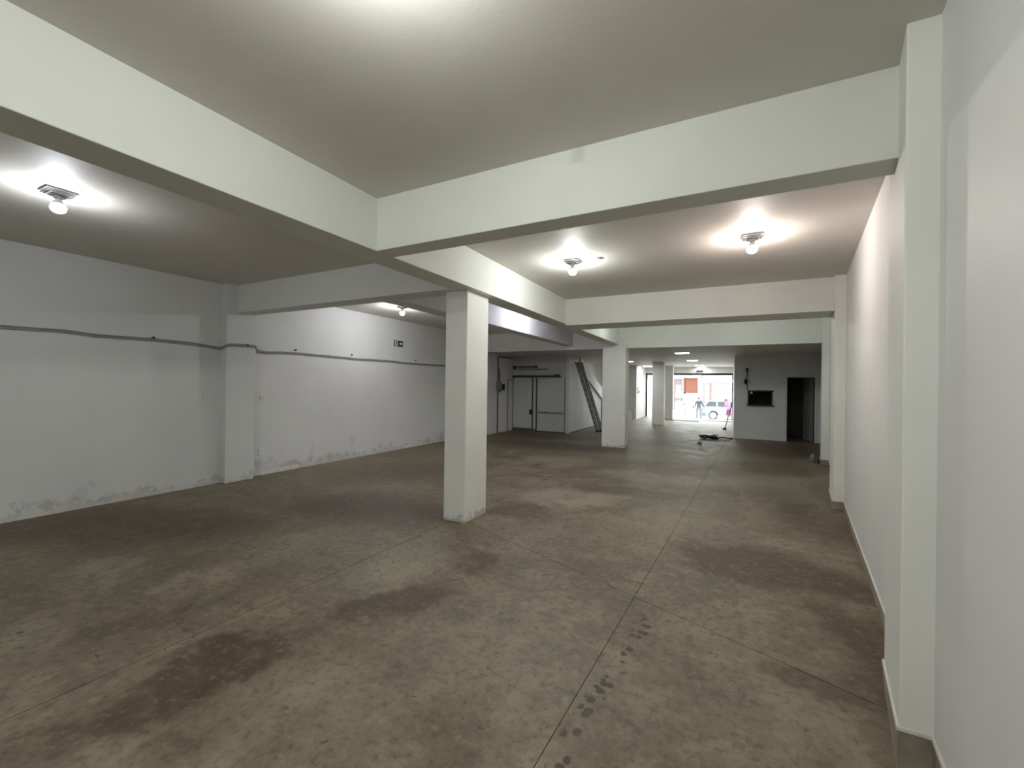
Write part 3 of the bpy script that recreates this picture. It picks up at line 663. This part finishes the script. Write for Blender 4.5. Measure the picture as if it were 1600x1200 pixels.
for cx in (.80, 3.05):
    for yw, s_ in ((Y0 + .02, 1), (Y0 + W - .20, 1)):
        m = MB(); seg = 20; base = []
        for (r, dy) in ((.22, 0), (.30, 0), (.315, .03), (.315, .15), (.30, .18), (.22, .18)):
            base.append([(X0 + cx + r * math.cos(2 * math.pi * k / seg), yw + dy, GZ + .315 + r * math.sin(2 * math.pi * k / seg)) for k in range(seg)])
        vs_ = [p for ring in base for p in ring]; fs = []
        for i in range(5):
            for k in range(seg): fs.append((i * seg + k, i * seg + (k + 1) % seg, (i + 1) * seg + (k + 1) % seg, (i + 1) * seg + k))
        fs.append(tuple(range(seg))); fs.append(tuple(5 * seg + k for k in range(seg)))
        tw = cp(m.add(vs_, fs).build('wheel', 'tyre'))
        m = MB(); m.add([(X0 + cx + .21 * math.cos(2 * math.pi * k / seg), yw - .012, GZ + .315 + .21 * math.sin(2 * math.pi * k / seg)) for k in range(seg)] +
                        [(X0 + cx + .21 * math.cos(2 * math.pi * k / seg), yw + .02, GZ + .315 + .21 * math.sin(2 * math.pi * k / seg)) for k in range(seg)],
                        [tuple(range(seg)), tuple(range(2 * seg - 1, seg - 1, -1))] + [(k, (k + 1) % seg, seg + (k + 1) % seg, seg + k) for k in range(seg)])
        hb = m.build('hub_cap', 'hub'); hb.parent = tw; hb.matrix_parent_inverse = tw.matrix_parent_inverse @ Matrix.Identity(4)
        hb.matrix_parent_inverse = (Matrix.Translation(car.location) @ tw.matrix_parent_inverse @ Matrix.Identity(4)).inverted()

# ------------------------------------------------------------------ people on the street
def skin(name, verts, edges, radii, mat, parent=None, root_i=0, loc=(0, 0, 0), rotz=0, sub=1, extra=None):
    me = bpy.data.meshes.new(name); me.from_pydata(verts, edges, []); o = bpy.data.objects.new(name, me); COL.objects.link(o)
    md = o.modifiers.new('skin', 'SKIN'); md.use_smooth_shade = True
    for i, sv in enumerate(me.skin_vertices[0].data):
        r = radii[i]; sv.radius = r if isinstance(r, tuple) else (r, r); sv.use_root = (i == root_i)
    sd = o.modifiers.new('sub', 'SUBSURF'); sd.levels = sub; sd.render_levels = sub
    dg = bpy.context.evaluated_depsgraph_get(); ev = o.evaluated_get(dg)
    nm = bpy.data.meshes.new_from_object(ev); bpy.data.objects.remove(o)
    if extra:
        bm = bmesh.new(); bm.from_mesh(nm); extra(bm); bm.to_mesh(nm); bm.free()
    nm.name = name; nm.materials.clear(); nm.materials.append(M[mat])
    for p in nm.polygons: p.use_smooth = True
    q = bpy.data.objects.new(name, nm); COL.objects.link(q)
    if parent: q.parent = parent
    else: q.location = loc; q.rotation_euler.z = rotz
    return q
def ball(bm, c, r):
    bmesh.ops.create_uvsphere(bm, u_segments=14, v_segments=10, radius=1.0, matrix=Matrix.Translation(c) @ Matrix.Diagonal((*r, 1)))
def person(loc, rotz, J, label, top, bottom, sleeve=1.0, leg=1.0, hairlen=.0):
    """J: joints, facing -y; feet on z=0"""
    names = ['pelvis', 'waist', 'chest', 'neck', 'head', 'crown',
             'shl', 'ell', 'wrl', 'hal', 'shr', 'elr', 'wrr', 'har', 'hpl', 'knl', 'anl', 'tol', 'hpr', 'knr', 'anr', 'tor']
    rad = [(.145, .105), (.125, .09), (.15, .10), .052, (.072, .088), (.05, .06), .055, .042, .028, (.036, .02), .055, .042, .028, (.036, .02), .085, .058, .04, (.04, .03), .085, .058, .04, (.04, .03)]
    E_ = [(0, 1), (1, 2), (2, 3), (3, 4), (4, 5), (2, 6), (6, 7), (7, 8), (8, 9), (2, 10), (10, 11), (11, 12), (12, 13), (0, 14), (14, 15), (15, 16), (16, 17), (0, 18), (18, 19), (19, 20), (20, 21)]
    V_ = [tuple(J[n]) for n in names]
    def face(bm):
        h = Vector(J['head'])
        ball(bm, h + Vector((0, -.085, -.01)), (.014, .022, .026))                      # nose
        for s in (-1, 1): ball(bm, h + Vector((s * .078, .0, -.005)), (.012, .022, .032))  # ears
        for hand, wrist in (('hal', 'wrl'), ('har', 'wrr')):                           # fingers and thumb
            hd, wr_ = Vector(J[hand]), Vector(J[wrist]); d_ = (hd - wr_).normalized(); sd = d_.cross(Vector((0, 1, .2))).normalized()
            for k, ln in enumerate((.062, .072, .068, .052)):
                for t in range(3): ball(bm, hd + sd * (k - 1.5) * .018 + d_ * (.01 + ln * t / 2.2), (.010, .010, .012))
            for t in range(3): ball(bm, wr_.lerp(hd, .45) + sd * (.03 + .012 * t) + d_ * .014 * t, (.011, .011, .012))
    o = skin('person', V_, E_, rad, 'skin', None, 0, loc, rotz, 1, face)
    tag(o, label, 'person')
    def sub(nm, keys, edges, rr, mat, root_k=0):
        return skin(nm, [tuple(J[k]) if isinstance(k, str) else tuple(k) for k in keys], edges, rr, mat, o, root_k)
    def lerp(a, b, t): return Vector(J[a]).lerp(Vector(J[b]), t)
    sub('shirt', ['waist', 'chest', lerp('chest', 'neck', .75), 'shl', lerp('shl', 'ell', .98), lerp('ell', 'wrl', max(.02, sleeve - .02)), 'shr', lerp('shr', 'elr', .98), lerp('elr', 'wrr', max(.02, sleeve - .02)), lerp('waist', 'pelvis', .9)],
        [(0, 1), (1, 2), (1, 3), (3, 4), (4, 5), (1, 6), (6, 7), (7, 8), (0, 9)], [(.15, .115), (.172, .122), .066, .074, .058, .046, .074, .058, .046, (.165, .125)], top)
    sub('trousers', ['pelvis', lerp('pelvis', 'waist', .4), 'hpl', lerp('hpl', 'knl', .97), lerp('knl', 'anl', leg), 'hpr', lerp('hpr', 'knr', .97), lerp('knr', 'anr', leg)],
        [(0, 1), (0, 2), (2, 3), (3, 4), (0, 5), (5, 6), (6, 7)], [(.158, .12), (.15, .11), .102, .078, .062, .102, .078, .062], bottom)
    m = bpy.data.meshes.new('hair'); bm = bmesh.new(); h = Vector(J['head'])
    ball(bm, h + Vector((0, .018, .035)), (.090, .100, .100))
    if hairlen: ball(bm, h + Vector((0, .075, -.06)), (.075, .045, .14))
    bm.to_mesh(m); bm.free(); m.materials.append(M['hair'])
    for p in m.polygons: p.use_smooth = True
    hr = bpy.data.objects.new('hair', m); COL.objects.link(hr); hr.parent = o
    for s in (-1, 1):
        m = bpy.data.meshes.new('eye'); bm = bmesh.new(); ball(bm, h + Vector((s * .032, -.078, .012)), (.012, .008, .008)); bm.to_mesh(m); bm.free(); m.materials.append(M['black'])
        e_ = bpy.data.objects.new('eye', m); COL.objects.link(e_); e_.parent = o
        sh = 'anl' if s < 0 else 'anr'; tt = 'tol' if s < 0 else 'tor'
        a_, t_ = Vector(J[sh]), Vector(J[tt]); m = MB()
        m.box(min(a_.x, t_.x) - .045, max(a_.x, t_.x) + .045, min(a_.y, t_.y) - .06, max(a_.y, t_.y) + .05, 0, .085); m.build('shoe', 'black', o, bevel=.02)
    return o
J1 = dict(pelvis=(0, 0, .92), waist=(0, 0, 1.06), chest=(0, .0, 1.27), neck=(0, -.01, 1.43), head=(0, -.02, 1.55), crown=(0, -.015, 1.62),
          shl=(-.17, 0, 1.36), ell=(-.23, .03, 1.10), wrl=(-.20, -.12, .92), hal=(-.19, -.15, .84), shr=(.17, 0, 1.36), elr=(.25, -.02, 1.10), wrr=(.40, -.10, .97), har=(.48, -.12, .96),
          hpl=(-.09, 0, .86), knl=(-.12, -.02, .48), anl=(-.13, .04, .09), tol=(-.14, -.10, .04), hpr=(.09, 0, .86), knr=(.12, -.04, .48), anr=(.15, .02, .09), tor=(.16, -.12, .04))
person((-2.02, 33.6, GZ), 0, J1, 'person in blue grey top and pale trousers standing by the mint car rear', 'bluegrey', 'greyjeans')
bg = thing('shoulder_bag', 'small dark bag hanging at the hip of the person in blue grey', 'bag', (-2.02, 33.6, GZ))
MB().box(-.40, -.30, -.14, -.02, .86, 1.06).build('bag_body', 'black', bg, bevel=.02)
MB().tube([(-.34, -.10, 1.06), (-.22, -.21, 1.18), (-.02, -.19, 1.30), (.10, -.15, 1.42), (.13, -.05, 1.47)], .014, 6).build('strap', 'black', bg)
J2 = dict(pelvis=(0, .05, .90), waist=(0, .0, 1.03), chest=(0, -.09, 1.22), neck=(0, -.15, 1.37), head=(.0, -.20, 1.47), crown=(0, -.22, 1.54),
          shl=(-.16, -.11, 1.30), ell=(-.21, -.10, 1.04), wrl=(-.20, -.26, .86), hal=(-.19, -.30, .79), shr=(.16, -.11, 1.30), elr=(.21, -.12, 1.04), wrr=(.16, -.28, .88), har=(.14, -.32, .81),
          hpl=(-.09, .04, .84), knl=(-.11, -.04, .47), anl=(-.11, .06, .09), tol=(-.12, -.08, .04), hpr=(.09, .04, .84), knr=(.13, .06, .47), anr=(.15, .18, .09), tor=(.16, .04, .04))
person((-.10, 33.0, GZ), math.radians(-60), J2, 'person in a pink top and dark shorts bending beside the booth corner', 'pink', 'plum', .1, .06, 1.0)
